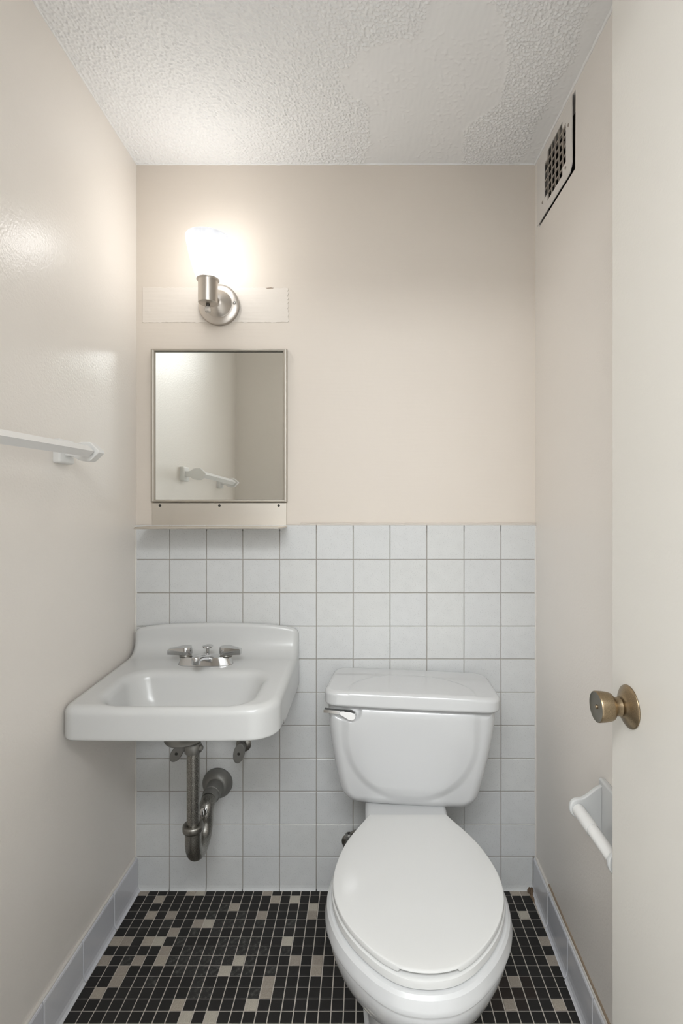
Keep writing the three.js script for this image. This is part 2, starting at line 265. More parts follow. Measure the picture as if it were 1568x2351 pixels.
// mosaic floor
{
  const PX = 0.02996, PZ = 0.0302, X0 = -0.711, Z0 = 0.003, gap = 0.0031, nc = 42, nr = 43;
  const whites = ['0,0', '5,0', '6,0', '13,0', '2,1', '14,1', '16,1', '10,2', '18,2', '2,3', '4,3', '13,3', '18,3', '7,4', '8,4', '5,5', '0,6', '1,6', '3,6', '4,6', '16,6', '5,7', '5,8', '0,8', '3,8', '12,8', '17,8', '19,8', '2,9', '2,10', '11,9', '19,9', '15,10', '15,11', '1,11', '8,12', '14,12', '9,13', '11,13', '39,0', '40,0', '39,3', '40,6', '40,8', '39,12', '36,10', '35,12'];
  const set = new Set(whites), rr = rng(8), geos = [];
  for (let k = 0; k < 8; k++) geos.push(tileGeo(PX - gap, PZ - gap, 0.004, 0.0007, rr(), rr()).rotateX(-Math.PI / 2));
  const rest = { b: [], w: [] }, singles = [];
  const inView = (x, z) => { const Z = camera.position.z - z, px = 838 + x / Z * F, py = 1165 + 1.2125 / Z * F; return py < 2365 && px > -10 && px < 1400; };
  // what the toilet foot and bowl stand in front of
  const hidden = (x, z) => x > -0.0 && x < 0.30 && z > 0.02 && z < 0.4;
  const cells = [];
  for (let j = 0; j < nr; j++) for (let i = 0; i < nc; i++) {
    const x = X0 + (i + 0.5) * PX, z = Z0 + (j + 0.5) * PZ;
    if (x > XR - 0.012) continue;
    const light = j < 14 ? set.has(i + ',' + j) : rr() < 0.09;
    const dusty = Math.exp(-(((i - 10) / 4.5) ** 2) - (((j - 7.5) / 3) ** 2)), rusty = i > 33 && j > 9 && j < 13 && i < 38;
    const mat = light ? lightMats[(rr() * 3) | 0] : rusty && rr() < 0.7 ? blackMats[3] : rr() < dusty * 1.1 ? blackMats[2] : blackMats[rr() < 0.5 ? 0 : 1];
    cells.push({ x, z, mat, geo: geos[(rr() * 8) | 0], y: -0.0031 + 0.0004 * rr(), a: (rr() - 0.5) * 0.014, d: inView(x, z) && !hidden(x, z) ? camera.position.z - z : 9 });
  }
  cells.sort((p, q) => p.d - q.d);
  cells.forEach((c, n) => {
    if (n < 300) { const m = tileMesh('mosaic_tile', c.geo, c.mat, floor, c.x, c.y, c.z); m.rotation.z = c.a; } else { const k = c.mat.uuid; (rest[k] ??= { mat: c.mat, list: [] }).list.push(c.geo.clone().rotateZ(c.a).translate(c.x, c.y, c.z)); }
  });
  const groups = Object.values(rest).filter((r) => r.list), mats = groups.map((r) => r.mat), g = mergeGeometries(groups.map((r) => mergeAll(r.list)), true);
  const m = shade(new THREE.Mesh(g, mats)); m.name = 'mosaic_tiles'; m.userData = { kind: 'stuff' }; floor.add(m);
  // rusty dirt in the corner by the right wall and along the right edge
  const heap = (cx, cz, sx, sz, h, seed) => { const r2 = rng(seed), q = []; for (let i = 0; i < 28; i++) { const a = i / 28 * 6.283, s = 0.75 + 0.5 * r2(); q.push([cx + Math.cos(a) * sx * s, 0.0008, cz + Math.sin(a) * sz * s]); } return boxUV(loft([q, q.map(([x, y, z]) => [lerp(cx, x, 0.55), h * (0.7 + 0.6 * r2()), lerp(cz, z, 0.55)])])); };
  part('rust_stain', [heap(0.524, 0.018, 0.012, 0.016, 0.010, 4), heap(0.520, 0.045, 0.006, 0.018, 0.003, 6)], rust, floor);
}

// cove base tiles along the side walls
function baseboard(name, side) {
  const s = structure(name), wallX = side < 0 ? XL : XR, lean = side < 0 ? leanL : leanR, rr = rng(side + 40);
  const zs = side < 0 ? [0.012, 0.164, 0.324, 0.482, 0.641, 0.80, 0.96, 1.12, ZF] : [0.012, 0.158, 0.316, 0.473, 0.631, 0.79, 0.95, 1.11, ZF];
  for (let i = 0; i < zs.length - 1; i++) {
    const w = zs[i + 1] - zs[i] - 0.0026, top = 0.105, prof = [[0, 0], [0.0185, 0], [0.0185, 0.0012], [0.0165, 0.0022], [0.013, 0.007], [0.0105, 0.016], [0.0098, 0.03], [0.0095, top - 0.006], [0.008, top - 0.002], [0.005, top], [0, top]];
    const g = new THREE.ExtrudeGeometry(new THREE.Shape(prof.map((p) => new THREE.Vector2(...p))), { depth: w - 0.0036, bevelEnabled: true, bevelThickness: 0.0018, bevelSize: 0.0016, bevelOffset: -0.0016, bevelSegments: 2 });
    g.translate(0, 0, 0.0018);
    if (side > 0) { g.scale(-1, 1, 1); const ix = g.attributes.position; for (const a of [g.attributes.position, g.attributes.normal, g.attributes.uv]) for (let t = 0; t < a.count; t += 3) for (let c = 0; c < a.itemSize; c++) { const q = a.array[(t + 1) * a.itemSize + c]; a.array[(t + 1) * a.itemSize + c] = a.array[(t + 2) * a.itemSize + c]; a.array[(t + 2) * a.itemSize + c] = q; } }
    const x0 = wallX + lean(0.05, zs[i]), x1 = wallX + lean(0.05, zs[i + 1]);
    const m = tileMesh('cove_tile', boxUV(g), coveTile[(rr() * 3) | 0], s, x0 + (rr() - 0.5) * 0.0012 - side * 0.0004, 0.0004, zs[i]); m.rotation.y = Math.atan2(x1 - x0, zs[i + 1] - zs[i]);
  }
  const bead = []; for (let i = 0; i <= 80; i++) { const z = lerp(0.02, 1.2, i / 80); bead.push(V(wallX + lean(0.1, z) - side * (0.002 + 0.001 * noise(i * 0.8, side)), 0.106 + 0.0015 * noise(i * 0.7, 3 + side), z)); }
  part('caulk_bead', new THREE.TubeGeometry(new THREE.CatmullRomCurve3(bead), 160, 0.0045, 8), caulk, s);
  if (side > 0) { const b2 = []; for (let i = 0; i <= 60; i++) { const z = lerp(0.14, 1.0, i / 60); b2.push(V(wallX + lean(0.1, z) - 0.0005, 0.1125 + 0.001 * noise(i * 0.7, 7), z)); } part('bare_strip', new THREE.TubeGeometry(new THREE.CatmullRomCurve3(b2), 120, 0.0036, 8), woodGap, s, 'brown unpainted strip above the tiles'); }
}
baseboard('baseboard_left', -1);
baseboard('baseboard_right', 1);

// ceiling skin: sprayed popcorn texture with a smooth repaired area and a smooth strip along the right wall
{
  const poly = [[0.17, 0.70], [0.15, 0.53], [0.113, 0.441], [0.012, 0.408], [-0.060, 0.348], [-0.050, 0.281], [0.014, 0.223], [0.009, 0.089], [-0.011, -0.05], [0.309, -0.05], [0.287, 0.143], [0.341, 0.207], [0.367, 0.309], [0.333, 0.43], [0.275, 0.522], [0.30, 0.70]];
  const pd = (x, z) => { let d = 9, inside = false; for (let i = 0, j = poly.length - 1; i < poly.length; j = i++) { const [ax, az] = poly[i], [bx, bz] = poly[j], ex = bx - ax, ez = bz - az, t = clamp(((x - ax) * ex + (z - az) * ez) / (ex * ex + ez * ez), 0, 1); d = Math.min(d, Math.hypot(x - ax - ex * t, z - az - ez * t)); if ((az > z) !== (bz > z) && x < ax + (z - az) / (bz - az) * (bx - ax)) inside = !inside; } return inside ? -d : d; };
  const x0 = XL - 0.02, x1 = XR + 0.03, z0 = -0.01, z1 = 0.66, st = 0.0017, nx = Math.round((x1 - x0) / st), nz = Math.round((z1 - z0) / st), pos = new Float32Array((nx + 1) * (nz + 1) * 3), idx = new Uint32Array(nx * nz * 6);
  for (let k = 0, o = 0; k <= nz; k++) for (let i = 0; i <= nx; i++, o += 3) {
    const x = x0 + i / nx * (x1 - x0), z = z0 + k / nz * (z1 - z0);
    const d = pd(x, z) + 0.012 * noise(x * 40, z * 40, 1) + 0.014 * noise(x * 14, z * 14, 4);
    const strip = XR - x - 0.045 - 0.03 * noise(z * 9, 3, 8) + 0.01 * noise(x * 60, z * 60, 3);
    const mask = sstep(d, -0.004, 0.006) * sstep(strip, -0.006, 0.01);
    const wx = x + 0.0025 * noise(x * 70, z * 70, 9), wz = z + 0.0025 * noise(x * 50, z * 50, 12);
    const n1 = noise(wx * 150, wz * 150, 2), n2 = noise(wx * 250, wz * 250, 5), n3 = noise(x * 30, z * 30, 6);
    const pop = 0.0031 * sstep(n1 + 0.35 * n2, -0.2, 0.6) + 0.0010 * sstep(n2, 0, 0.6) + 0.0006 * n3;
    const soft = 0.0007 * Math.max(0, noise(wx * 80, wz * 80, 3) - 0.12) * sstep(noise(x * 11, z * 11, 2), -0.2, 0.2) * 3 + 0.0006 * noise(x * 16, z * 16, 7) + 0.0003 * noise(x * 90, z * 30, 5);
    const edge = 0.0009 * Math.exp(-((d / 0.006) ** 2));
    pos[o] = x; pos[o + 1] = CY - (mask * (pop + 0.0008) + (1 - mask) * Math.max(0, soft + 0.0006) + edge); pos[o + 2] = z;
  }
  for (let k = 0, o = 0; k < nz; k++) for (let i = 0; i < nx; i++, o += 6) { const a = k * (nx + 1) + i, b = a + 1, c = a + nx + 1, e = c + 1; idx.set([a, b, c, b, e, c], o); }
  const g = new THREE.BufferGeometry(); g.setAttribute('position', new THREE.BufferAttribute(pos, 3)); g.setIndex(new THREE.BufferAttribute(idx, 1)); g.computeVertexNormals();
  part('popcorn_skin', boxUV(g), ceilingPaint, ceiling, 'white popcorn texture with a smooth repaired area');
  part('ceiling_board', box(XL - 0.02, XR + 0.03, CY - 0.001, CY + 0.004, 0.655, ZF), ceilingPaint, ceiling);
  // ragged paint lines where the walls meet the ceiling
  const bead = (f, r, n = 90) => { const q = []; for (let i = 0; i <= n; i++) q.push(f(i / n, i)); return new THREE.TubeGeometry(new THREE.CatmullRomCurve3(q), n * 2, r, 8); };
  part('paint_bead', [bead((t, i) => V(lerp(XL, XR, t), CY - 0.001 + 0.0018 * noise(i * 0.7, 4), 0.001), 0.0035), bead((t, i) => { const z = lerp(0, 0.7, t); return V(XR + leanR(CY, z) - 0.001 + 0.002 * noise(i * 0.5, 6), CY - 0.002 + 0.003 * noise(i * 0.45, 2), z); }, 0.004), bead((t, i) => { const z = lerp(0, 0.7, t); return V(XL + leanL(CY, z) + 0.001, CY - 0.001 + 0.001 * noise(i * 0.5, 9), z); }, 0.0028)], ceilingPaint, ceiling);
}

// front wall with the doorway the photograph is taken through
const DX0 = -0.425, DX1 = 0.486, DY = 2.165;
const wallFront = structure('wall_front');
part('plaster', [box(XL - 0.1, DX0, -0.1, CY + 0.02, ZF, ZF + 0.12), box(DX1, XR + 0.12, -0.1, CY + 0.02, ZF, ZF + 0.12), box(DX0, DX1, DY, CY + 0.02, ZF, ZF + 0.12)], paint, wallFront);
const trim = structure('trim_1');
part('casing', [box(DX0 - 0.06, DX0, 0, DY + 0.06, ZF + 0.12, ZF + 0.135), box(DX1, DX1 + 0.06, 0, DY + 0.06, ZF + 0.12, ZF + 0.135), box(DX0, DX1, DY, DY + 0.06, ZF + 0.12, ZF + 0.135)], trimWhite, trim);

// unseen hall behind the camera, shallow and pale to bounce lamp light into the bathroom
const HX = 1.35, HZ = 2.7;
const hw = (n, ...g) => part('plaster', g, unseenHallPaint, structure(n));
hw('wall_unseen_hall_left', box(-HX - 0.1, -HX, -0.1, 2.5, ZF + 0.12, HZ + 0.1));
hw('wall_unseen_hall_right', box(HX, HX + 0.1, -0.1, 2.5, ZF + 0.12, HZ + 0.1));
hw('wall_unseen_hall_front', box(-HX, XL - 0.1, -0.1, 2.5, ZF + 0.1, ZF + 0.12), box(XR + 0.12, HX, -0.1, 2.5, ZF + 0.1, ZF + 0.12), box(XL - 0.1, XR + 0.12, CY + 0.02, 2.5, ZF + 0.1, ZF + 0.12));
hw('wall_unseen_hall_back', box(-HX, HX, -0.1, 2.5, HZ, HZ + 0.1));
part('pale_floor', [box(-HX, HX, -0.1, 0, ZF + 0.12, HZ)], unseenHallFloor, structure('floor_unseen_hall'));
part('plaster', [box(-HX, HX, 2.4, 2.5, ZF + 0.12, HZ)], ceilingPaint, structure('ceiling_unseen_hall'));
{  // unseen hall lamp, placed to light the bathroom through the doorway
  const cx = -0.15, t = thing('unseen_ceiling_lamp', 'large white square ceiling lamp, unseen in the hall behind the camera, placed to light the bathroom', 'ceiling lamp', [cx, 2.4, 2.3]);
  part('frame', [rbox(cx - 0.8, cx + 0.8, 2.36, 2.4, 1.95, 1.99, 0.004), rbox(cx - 0.8, cx + 0.8, 2.36, 2.4, 2.61, 2.65, 0.004), rbox(cx - 0.8, cx - 0.76, 2.36, 2.4, 1.97, 2.63, 0.004), rbox(cx + 0.76, cx + 0.8, 2.36, 2.4, 1.97, 2.63, 0.004)], trimWhite, t);
  part('diffuser', box(cx - 0.77, cx + 0.77, 2.372, 2.378, 1.98, 2.62), std({ color: lin(0.8, 0.8, 0.8), roughness: 0.9, emissive: UNSEEN_LAMP_COLOR, emissiveIntensity: UNSEEN_PANEL_GLOW }), t);
  const l = new THREE.RectAreaLight(UNSEEN_LAMP_COLOR, UNSEEN_PANEL, 1.5, 0.62); l.name = 'unseen_ceiling_light'; l.position.set(0, -0.032, 0); l.rotation.x = -Math.PI / 2; t.add(l);
}

// the open door with its knob
const door = structure('door_1', 'white painted flush door standing open against the right wall');
const DF = 0.443;
part('slab', rbox(DF, DF + 0.035, 0.012, 2.145, 0.7065, 1.235, 0.0025), doorPaint, door);
{
  const k = new THREE.Group(); k.name = 'door_knob'; k.userData.label = 'worn bronze door knob'; door.add(k);
  const c = V(DF, 0.8785, 0.766), d = V(-1, 0, 0);
  part('rosette', lathe([[0, -0.0005], [0.0345, -0.0005], [0.0355, 0.001], [0.035, 0.0025], [0.031, 0.0055], [0.024, 0.0095], [0.0185, 0.0125], [0.016, 0.0165], [0, 0.0165]], c, d, 64), bronze, k);
  part('grip', lathe([[0.0158, 0.014], [0.0152, 0.020], [0.0152, 0.027], [0.0185, 0.0282], [0.0218, 0.0305], [0.0236, 0.035], [0.0250, 0.045], [0.0254, 0.053], [0.0252, 0.0555], [0.0243, 0.0562]], c, d, 64), bronze, k);
  part('knob_face', lathe([[0.0244, 0.0561], [0.022, 0.0548], [0.012, 0.0542], [0.004, 0.0543], [0.0036, 0.0535], [0, 0.0525]], c, d, 64), bronzeDark, k);
  part('lock_button', lathe([[0.0034, 0.0525], [0.0034, 0.0562], [0.0026, 0.0568], [0, 0.0568]], c, d, 24), bronze, k);
  const hinge = (y) => [lathe([[0, 0], [0.006, 0], [0.006, 0.09], [0, 0.09]], V(DF - 0.004, y, 1.232), V(0, 1, 0), 16)];
  for (const y of [0.25, 1.05, 1.85]) part('hinge', hinge(y), bronze, door);
}

// ---------- wall lamp ----------
{
  const lx = -0.463, ly = 1.854, lz = 0.122;
  const t = thing('wall_sconce', 'brushed nickel wall lamp with lit white alabaster glass shade above the mirror', 'wall lamp', [lx, ly, 0.002]);
  part('backplate', lathe([[0, 0.001], [0.064, 0.001], [0.064, 0.012], [0.0625, 0.0145], [0.056, 0.0165], [0.0455, 0.0185], [0.0445, 0.0175], [0.043, 0.0178], [0.040, 0.021], [0.030, 0.030], [0.018, 0.038], [0.011, 0.041], [0, 0.041]], V(lx, ly, 0.002), V(0, 0, 1), 72), brushed, t);
  part('arm', [tube([V(lx, ly, 0.036), V(lx, ly - 0.001, 0.07), V(lx, ly - 0.004, 0.10)], 0.0105, 20, 20)], brushed, t);
  for (const s of [-1, 1]) part('screw', lathe([[0, 0], [0.0058, 0], [0.0058, 0.003], [0.0045, 0.0058], [0.002, 0.007], [0, 0.0072]], V(lx + s * 0.0515, ly + 0.003, 0.0175), V(0, 0, 1), 20), chrome, t);
  const y0 = 1.8135;
  part('socket_cup', lathe([[0, y0 - 0.002], [0.012, y0 - 0.002], [0.026, y0], [0.028, y0 + 0.002], [0.028, y0 + 0.066], [0.0325, y0 + 0.068], [0.0328, y0 + 0.0705], [0.031, y0 + 0.0715], [0, y0 + 0.0715]].map(([r, y]) => [r, y]), V(lx, 0, lz), V(0, 1, 0), 56), brushed, t);
  const yb = y0 + 0.0718, prof = [[0.0305, 0], [0.0335, 0.004], [0.0385, 0.016], [0.0435, 0.030], [0.0485, 0.047], [0.0545, 0.070], [0.0595, 0.092], [0.0635, 0.113], [0.0645, 0.1185], [0.0635, 0.1205], [0.0615, 0.1185], [0.0565, 0.092], [0.0455, 0.047], [0.0355, 0.018], [0.029, 0.003]];
  const alab = tex(256, 256, (x, y) => { const n = tnoise(x / 24 + 0.5 * Math.sin(y / 30), y / 60, 10, 3) + 0.5 * tnoise(x / 9, y / 30, 28, 5), v = y / 256; return clamp(1.0 - 0.22 * sstep(v, 0.34, 0.52) * (0.8 + n) - 0.12 * (1 - sstep(v, 0.0, 0.08)), 0, 1); });
  shadeGlass.emissiveMap = alab;
  part('lamp_shade', lathe(prof.map(([r, y]) => [r, yb + y]), V(lx, 0, lz), V(0, 1, 0), 72), shadeGlass, t, 'white alabaster glass bell');
  part('bulb', lathe([[0, 0], [0.013, 0], [0.0135, 0.012], [0.022, 0.03], [0.027, 0.046], [0.025, 0.062], [0.015, 0.074], [0, 0.078]].map(([r, y]) => [r * 0.8, yb + 0.002 + y]), V(lx, 0, lz), V(0, 1, 0), 32), bulbMat, t);
  part('switch_knob', [lathe([[0, y0 - 0.026], [0.0075, y0 - 0.0255], [0.0088, y0 - 0.022], [0.0088, y0 - 0.013], [0.0075, y0 - 0.009], [0, y0 - 0.009]].map(([r, y]) => [r, y]), V(lx, 0, lz), V(0, 1, 0), 6)], clearKnob, t, 'clear plastic turn switch');
  part('switch_stem', lathe([[0.004, y0 - 0.011], [0.0055, y0 - 0.006], [0.0055, y0 - 0.001]].map(([r, y]) => [r, y]), V(lx, 0, lz), V(0, 1, 0), 20), darkMetal, t);
  const l = new THREE.PointLight(LAMP_COLOR, LAMP, 0, 2); l.name = 'lamp_light'; l.position.set(0, yb + 0.088 - ly, lz + 0.024); l.castShadow = true; l.shadow.radius = 1.2; l.shadow.mapSize.set(1024, 1024); t.add(l);
}

// ---------- mirror cabinet ----------
{
  const t = thing('medicine_cabinet', 'stainless medicine cabinet with framed mirror and narrow shelf over the sink', 'mirror cabinet', [-0.465, 1.157, 0]);
  const zf = 0.016, k = (camera.position.z - zf) / F, X = (p) => (p - 838) * k, Y = (p) => 1.2125 - (p - 1165) * k;
  const x0 = X(345), x1 = X(658.5), y1 = Y(800), y0 = Y(1153), b = 0.0145;
  part('mirror', box(x0 + b - 0.004, x1 - b + 0.004, y0 + b * 0.55, y1 - b + 0.004, 0.0035, zf - 0.007), mirrorMat, t);
  const rail = (a, bq, c, d) => { // mitred rail from outer a-b to inner d-c, with rounded front
    const n = [[0, 0.0015], [0, zf - 0.004], [0.15, zf - 0.0012], [0.4, zf], [0.7, zf - 0.001], [0.9, zf - 0.004], [1, zf - 0.008]], rows = n.map(([s, z]) => [[lerp(a[0], d[0], s), lerp(a[1], d[1], s), z], [lerp(bq[0], c[0], s), lerp(bq[1], c[1], s), z]]), pos = [], idx = [];
    rows.forEach((r) => r.forEach((p) => pos.push(...p))); for (let i = 0; i < rows.length - 1; i++) idx.push(2 * i, 2 * i + 1, 2 * i + 2, 2 * i + 1, 2 * i + 3, 2 * i + 2);
    const g = new THREE.BufferGeometry(); g.setAttribute('position', new THREE.Float32BufferAttribute(pos, 3)); g.setIndex(idx); g.computeVertexNormals(); return creased(g, 0.5);
  };
  const bb = b * 0.62, O = [[x0, y0], [x1, y0], [x1, y1], [x0, y1]], I = [[x0 + b, y0 + bb], [x1 - b, y0 + bb], [x1 - b, y1 - bb], [x0 + b, y1 - bb]];
  for (let i = 0; i < 4; i++) { const j = (i + 1) % 4; part('frame_rail', rail(O[i], O[j], I[j], I[i]), frameMetal, t); }
  part('cabinet_body', box(x0 + 0.002, x1 - 0.002, y0 + 0.002, y1 - 0.002, 0.0005, 0.0035), darkMetal, t);
  const px0 = -0.677, px1 = -0.2497, py0 = 1.1535;
  part('lower_panel', rbox(px0, px1, py0, y0 - 0.002, 0.001, 0.006, 0.001), stainless, t);
  for (const x of [-0.6515, -0.4625, -0.2745]) part('screw', lathe([[0, 0], [0.0042, 0], [0.0042, 0.001], [0.003, 0.0024], [0.0012, 0.0024], [0.001, 0.0016], [0, 0.0016]], V(x, y0 - 0.0105, 0.006), V(0, 0, 1), 18), darkMetal, t);
  // narrow shelf: rounded front corners and a rolled front lip
  const sh = new THREE.Shape(), sx0 = px0 - 0.004, sx1 = px1 + 0.001, zf2 = 0.128; sh.moveTo(sx0, -0.001); sh.lineTo(sx1, -0.001); sh.lineTo(sx1, -zf2 + 0.012); sh.quadraticCurveTo(sx1, -zf2, sx1 - 0.012, -zf2); sh.lineTo(sx0 + 0.012, -zf2); sh.quadraticCurveTo(sx0, -zf2, sx0, -zf2 + 0.012); sh.closePath();
  part('shelf', boxUV(new THREE.ExtrudeGeometry(sh, { depth: 0.0016, bevelEnabled: true, bevelThickness: 0.0008, bevelSize: 0.0008, bevelSegments: 2, curveSegments: 10 }).rotateX(-Math.PI / 2).translate(0, py0 - 0.0018, 0)), stainless, t);
  part('shelf_lip', tube([V(sx0 - 0.0005, py0 - 0.002, 0.02), V(sx0 - 0.0005, py0 - 0.002, zf2 - 0.016), V(sx0 + 0.004, py0 - 0.002, zf2 - 0.003), V(sx0 + 0.016, py0 - 0.002, zf2 + 0.0005), V((sx0 + sx1) / 2, py0 - 0.002, zf2 + 0.0005), V(sx1 - 0.016, py0 - 0.002, zf2 + 0.0005), V(sx1 - 0.004, py0 - 0.002, zf2 - 0.003), V(sx1 + 0.0005, py0 - 0.002, zf2 - 0.016), V(sx1 + 0.0005, py0 - 0.002, 0.02)], 0.0028, 120, 12), stainless, t);
}

// ---------- sink ----------
const SX = -0.4665;
{
  const t = thing('wall_sink', 'white wall-hung bathroom sink with curved backsplash in the left corner', 'sink', [SX, 0.6, 0.011]);
  const hw = 0.2575, zb = 0.011, zf = 0.424, deck = (z) => 0.7585 - 0.052 * Math.max(0, z - 0.06), yb = 0.648;
  const bx = -0.4625 + 0.0, bhx = 0.188, bz0 = 0.190, bz1 = 0.397, bzc = (bz0 + bz1) / 2, bhz = (bz1 - bz0) / 2;
  const bowl = (x, y, z, off) => { const t0 = deck(z) - y, h = 0.5 * (t0 + Math.sqrt(t0 * t0 + 6e-4)) - 0.008, s = 0.32 * h + 0.6 * h * h, back = clamp((bzc - z) / bhz, 0, 1); const d = rrect(x - bx, z - bzc - 0.10 * h * 0, bhx - s, bhz - s, 0.06) * 0.93; return smax(d, 0.630 - y, 0.06) + off; };
  const f = (x, y, z) => {
    const dx = x - SX, ax = Math.abs(dx) / hw, rc = dx > 0 ? 0.068 : 0.034;
    // plan outline: straight back and sides, rounded front corners, slight bow of the front
    const front = zf - 0.006 * ax * ax - z, side = hw - Math.abs(dx);
    let plan = rcap(-side, -front, rc); plan = Math.max(plan, zb - z);
    const crest = 0.853 - 0.010 * ax ** 2 - 0.012 * ax ** 6, splash = rcap(y - crest, z - 0.034 - 0.10 * Math.max(0, crest - y) ** 1.3, 0.014);
    const top = smin((y - deck(z)) * 0.998, splash, 0.055);
    let d = rcap(plan, top, 0.020);
    d = rcap(d, yb + 0.012 * sstep(z, 0.3, 0.05) - y, 0.006);
    const under = Math.max(bowl(x, y, z, -0.008), y - 0.70);
    d = Math.min(d, under);
    return smax(d, -bowl(x, y, z, 0), 0.022);
  };
  part('basin', sdfMesh(f, [SX - hw - 0.01, 0.575, 0.001], [SX + hw + 0.01, 0.865, zf + 0.012], 0.0040), sinkWhite, t);
  part('drain', lathe([[0.016, 0], [0.031, 0.001], [0.033, 0.003], [0.031, 0.005], [0.02, 0.004], [0.016, -0.004], [0, -0.004]], V(SX, 0.631, 0.27), V(0, 1, 0), 40), chrome, t);
  part('overflow_slot', [rbox(SX - 0.02, SX + 0.02, 0.70, 0.708, 0.385, 0.388, 0.001)], darkMetal, t);
}

// ---------- faucet ----------
{
  const y0 = 0.7535, fz = 0.130, t = thing('faucet', 'small two-handle chrome faucet on the sink deck', 'faucet', [SX, y0, fz]);
  // base: long oval plate, tapering upwards, with raised ends
  const ring = (a, b, y, mid) => { const q = []; for (let i = 0; i < 72; i++) { const th = i / 72 * 2 * Math.PI, c = Math.cos(th), s = Math.sin(th), e = 0.55; const x = a * Math.sign(c) * Math.abs(c) ** e, z = b * Math.sign(s) * Math.abs(s) ** 0.8; q.push([SX + x, y + (mid || 0) * Math.max(0, 1 - Math.abs(x) / 0.038), fz - z]); } return q; };
  part('base_plate', creased(loft([ring(0.080, 0.0265, y0 - 0.004), ring(0.080, 0.0265, y0 + 0.002), ring(0.0785, 0.0258, y0 + 0.004), ring(0.0715, 0.022, y0 + 0.022, 0), ring(0.0690, 0.0205, y0 + 0.0245, 0), ring(0.04, 0.012, y0 + 0.0255, 0)]), 0.7), chrome, t);
  for (const s of [-1, 1]) {
    const hx = SX + s * 0.0595, pts = [], pts2 = [];
    for (let i = 0; i < 28; i++) { const a = i / 28 * 2 * Math.PI; pts.push(V(hx + 0.0195 * Math.cos(a), y0 + 0.031, fz + 0.0195 * Math.sin(a))); pts.push(V(hx + 0.0205 * Math.cos(a), y0 + 0.043, fz + 0.0205 * Math.sin(a))); pts.push(V(hx + 0.018 * Math.cos(a), y0 + 0.0515, fz + 0.018 * Math.sin(a))); }
    const tipx = hx + s * 0.046, tz = fz + 0.012;
    for (const [dy, dz] of [[0.0325, -0.0075], [0.0325, 0.0075], [0.0465, -0.009], [0.0465, 0.009]]) pts.push(V(tipx, y0 + dy, tz + dz));
    for (const dz of [-0.0065, 0.0065]) pts.push(V(tipx - s * 0.004, y0 + 0.0485, tz + dz));
    const h = part('handle', creased(new ConvexGeometry(pts), 0.45), chrome, t);
    part('handle_collar', lathe([[0, 0.022], [0.0175, 0.022], [0.0175, 0.0275], [0.0145, 0.029], [0.0145, 0.033], [0, 0.033]].map(([r, y]) => [r, y0 + y]), V(hx, 0, fz), V(0, 1, 0), 32), agedChrome, h);
  }
  const sec = (c, hw2, hh, tilt) => { const q = []; for (let i = 0; i < 24; i++) { const a = i / 24 * 2 * Math.PI, x = Math.sign(Math.cos(a)) * Math.abs(Math.cos(a)) ** 0.6 * hw2, v = Math.sign(Math.sin(a)) * Math.abs(Math.sin(a)) ** 0.6 * hh; q.push([c[0] + x, c[1] + v * Math.cos(tilt), c[2] + v * Math.sin(tilt)]); } return q; };
  part('spout', creased(loft([sec([SX, y0 + 0.015, fz - 0.004], 0.020, 0.012, 0.2), sec([SX, y0 + 0.024, fz + 0.02], 0.0165, 0.0105, 0.15), sec([SX, y0 + 0.034, fz + 0.055], 0.013, 0.0085, 0.1), sec([SX, y0 + 0.039, fz + 0.085], 0.0118, 0.0080, 0), sec([SX, y0 + 0.0388, fz + 0.0915], 0.0105, 0.0068, 0)]), 0.7), chrome, t);
  part('aerator', lathe([[0, 0], [0.0095, 0], [0.0118, 0.0015], [0.0118, 0.019], [0.010, 0.022], [0, 0.0225]], V(SX - 0.001, y0 + 0.0245, fz + 0.084), V(0, 1, 0), 28), chrome, t);
  const rod = part('lift_rod', lathe([[0.0048, 0.02], [0.0048, 0.0415], [0.006, 0.0425], [0.0145, 0.0445], [0.0155, 0.047], [0.0145, 0.0495], [0.008, 0.0515], [0, 0.052]].map(([r, y]) => [r, y0 + y]), V(SX, 0, fz - 0.018), V(0, 1, 0), 32), chrome, t, 'mushroom-topped drain lift rod');
}

